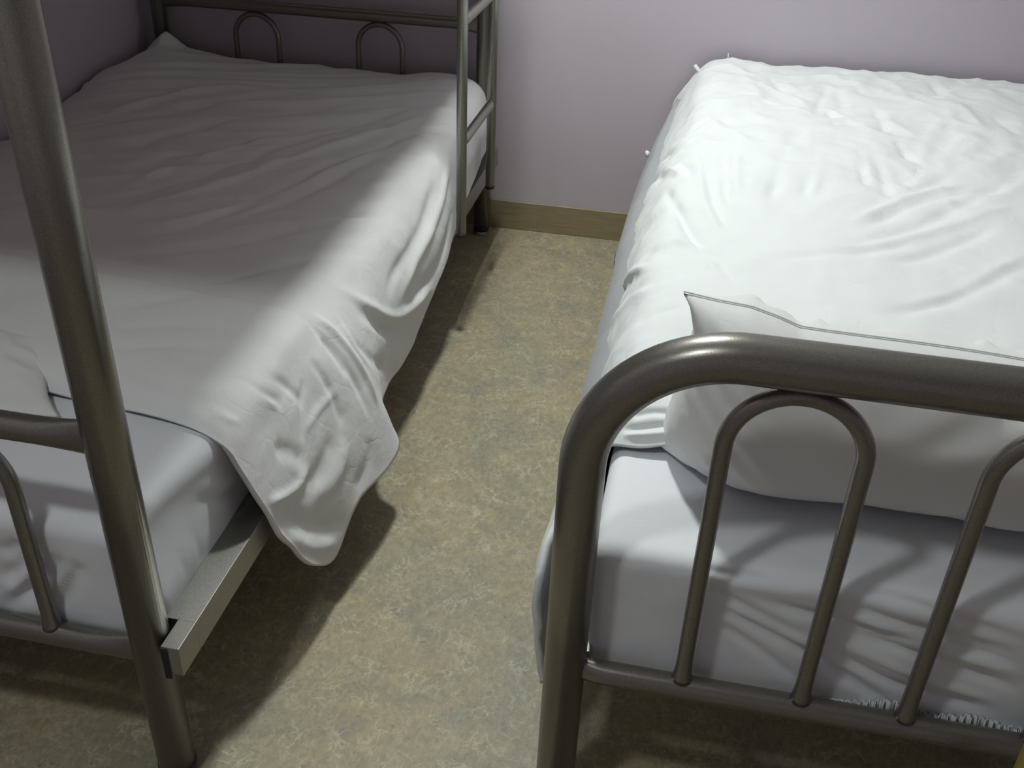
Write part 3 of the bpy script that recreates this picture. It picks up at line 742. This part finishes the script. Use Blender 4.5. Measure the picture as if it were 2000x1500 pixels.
eo = link('shaded_cover_edge', grid_mesh(E, 'shaded_cover_edge'), M['edge_shade'], duvR)
eo['label'] = 'thin cover edge hanging out along the left side, shade painted in as grey'
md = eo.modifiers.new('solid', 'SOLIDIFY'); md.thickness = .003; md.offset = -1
def tie(path, r):
    o = tube('tie', path, r, M['duvet_r'], duvR, 10)
    return o
tie([(-.020, -.080, .545), (-.030, -.074, .558), (-.040, -.070, .567)], .0055)
tie([(.048, -.045, .565), (.047, -.044, .585), (.046, -.043, .600)], .0012)
tie([(-.118, -.415, .425), (-.125, -.42, .432), (-.122, -.425, .424)], .0055)

# ---- right pillow standing behind the footboard
def pillow_mesh(name, fn, nu=110, nv=64):
    vs = []; F = []
    idx = {}
    def vid(i, j, s):
        k = (i, j, 0 if i in (0, nu) or j in (0, nv) else s)
        if k not in idx:
            idx[k] = len(vs); vs.append(fn(i/nu, j/nv, k[2]))
        return idx[k]
    for s in (-1, 1):
        for i in range(nu):
            for j in range(nv):
                q = (vid(i, j, s), vid(i+1, j, s), vid(i+1, j+1, s), vid(i, j+1, s))
                F.append(q if s < 0 else q[::-1])
    return mesh_from(vs, F, name)
def lerp_tab(x, tab):
    return float(np.interp(x, [t[0] for t in tab], [t[1] for t in tab]))
def pn(x, y, z): return float(perlin(np.array([[x, y, z]]))[0])
TOPZ = [(0, .728), (.06, .724), (.12, .722), (.17, .713), (.21, .703), (.6, .690), (1, .705)]
LEFTX = [(0, -.014), (.07, .002), (.25, .006), (.5, .016), (.8, .024), (.93, .014), (1, .006)]
def p_right(u, v, s):
    xl = lerp_tab(v, LEFTX); x = xl+u*(.70-xl-.02*sin(pi*v))
    zb = .458; zt = lerp_tab(u, TOPZ)
    z = zb+(zt-zb)*v
    e = max(0., 1-abs(2*u-1)**11)**.55; f = max(0., 1-abs(2*v-1)**(3.2))**.62
    th = e*f
    ysm = -1.775-.006*sin(u*9)+.012*(1-v)+.058*(1-v)**1.5*max(0, 1-u*5)**1.5
    n = pn(x*9, z*9, s*3.1)*.010+pn(x*22, z*14, 4+s)*.004
    if s < 0:   # front, facing the footboard
        y = ysm-th*(.088+.012*(1-v))-n*th
        z = z-.012*th*(1-v)*0
    else:
        # puckers along the top seam
        pk = math.exp(-((1-v)/.30)**2)*smooth(np.array((1-v)/.12)).item()
        dn = math.exp(-((1-v)/.45)**2)*smooth(np.array((1-v)/.10)).item()
        for xd, wd_, ad in ((.150, .010, -.020), (.172, .010, .012), (.355, .012, -.018), (.380, .012, .010), (.255, .014, -.008), (.07, .016, .010), (.105, .012, -.010)):
            rp0 = 0 if xd == .150 else rp0
            rp0 += dn*ad*math.exp(-((x-xd-.12*(1-v))/wd_)**2)
        rp = rp0 + pk*(.009*sin(x*55+2*sin(x*17))+.003*sin(x*121+1.3))
        y = ysm+th*.085+n*th+rp
        z = z+rp*.5+.010*th*smooth(np.array((v-.6)/.4)).item()
    # diagonal pull folds at the lower left front
    if s < 0:
        d = (x-.02)*.8+(z-.50)*.75
        g = math.exp(-((x-.06)/.06)**2)*th
        y += g*.0035*sin(d*190+2*u)
        y += .004*th*sin((x*.9-z*1.3)*60)*math.exp(-((x-.42)/.16)**2)
    return (x, y, z)
pr = link('pillow', pillow_mesh('pillow', p_right), M['pillow'])
tag(pr, 'plump white pillow standing on edge behind the right bed footboard', 'pillow')
# piped seam along its top edge
pts = [p_right(u, 1.0, 0) for u in np.linspace(0, 1, 90)]
tube('seam', [(x, y+.0010, z+.0018) for x, y, z in pts], .0011, M['duvet_r'], pr, 8)

# ---- crumpled pillow at the foot of the lower bunk, at the left photo edge
def p_left(u, v, s):
    cx, cy = -1.215, -1.875; a = R(25)
    px_, py_ = (u-.5)*.68, (v-.5)*.27
    px_ *= 1-.10*(1-abs(2*v-1)**2); py_ *= 1-.14*(1-abs(2*u-1)**2)
    x = cx+px_*cos(a)-py_*sin(a); y = cy+px_*sin(a)+py_*cos(a)
    e = max(0., 1-abs(2*u-1)**2.6)**.6; f = max(0., 1-abs(2*v-1)**2.6)**.6
    th = e*f
    n = pn(x*7, y*7, s*2.)*.018+pn(x*17, y*17, 3+s)*.010+(1-abs(pn(x*9+y*6, y*16-x*5, 8)*2))*.020-.008
    z = .452+s*th*(.040 if s > 0 else .012)+(n*th**.5 if s > 0 else 0)
    return (x, y, max(z, .434))
pl = link('pillow', pillow_mesh('pillow', p_left), M['pillow'])
tag(pl, 'crumpled white pillow poking out at the foot end of the lower bunk', 'pillow')

# ---- thin yellow pole
pl_ = tube('shaft', [(.437, -2.12, .010), (.472, -2.025, .80), (.474, -2.019, .85)], .0095, M['yellow'], pole, 20)
tube('end_cap', [(.437, -2.12, 0), (.4375, -2.1188, .012)], .0105, M['black'], pole, 20)
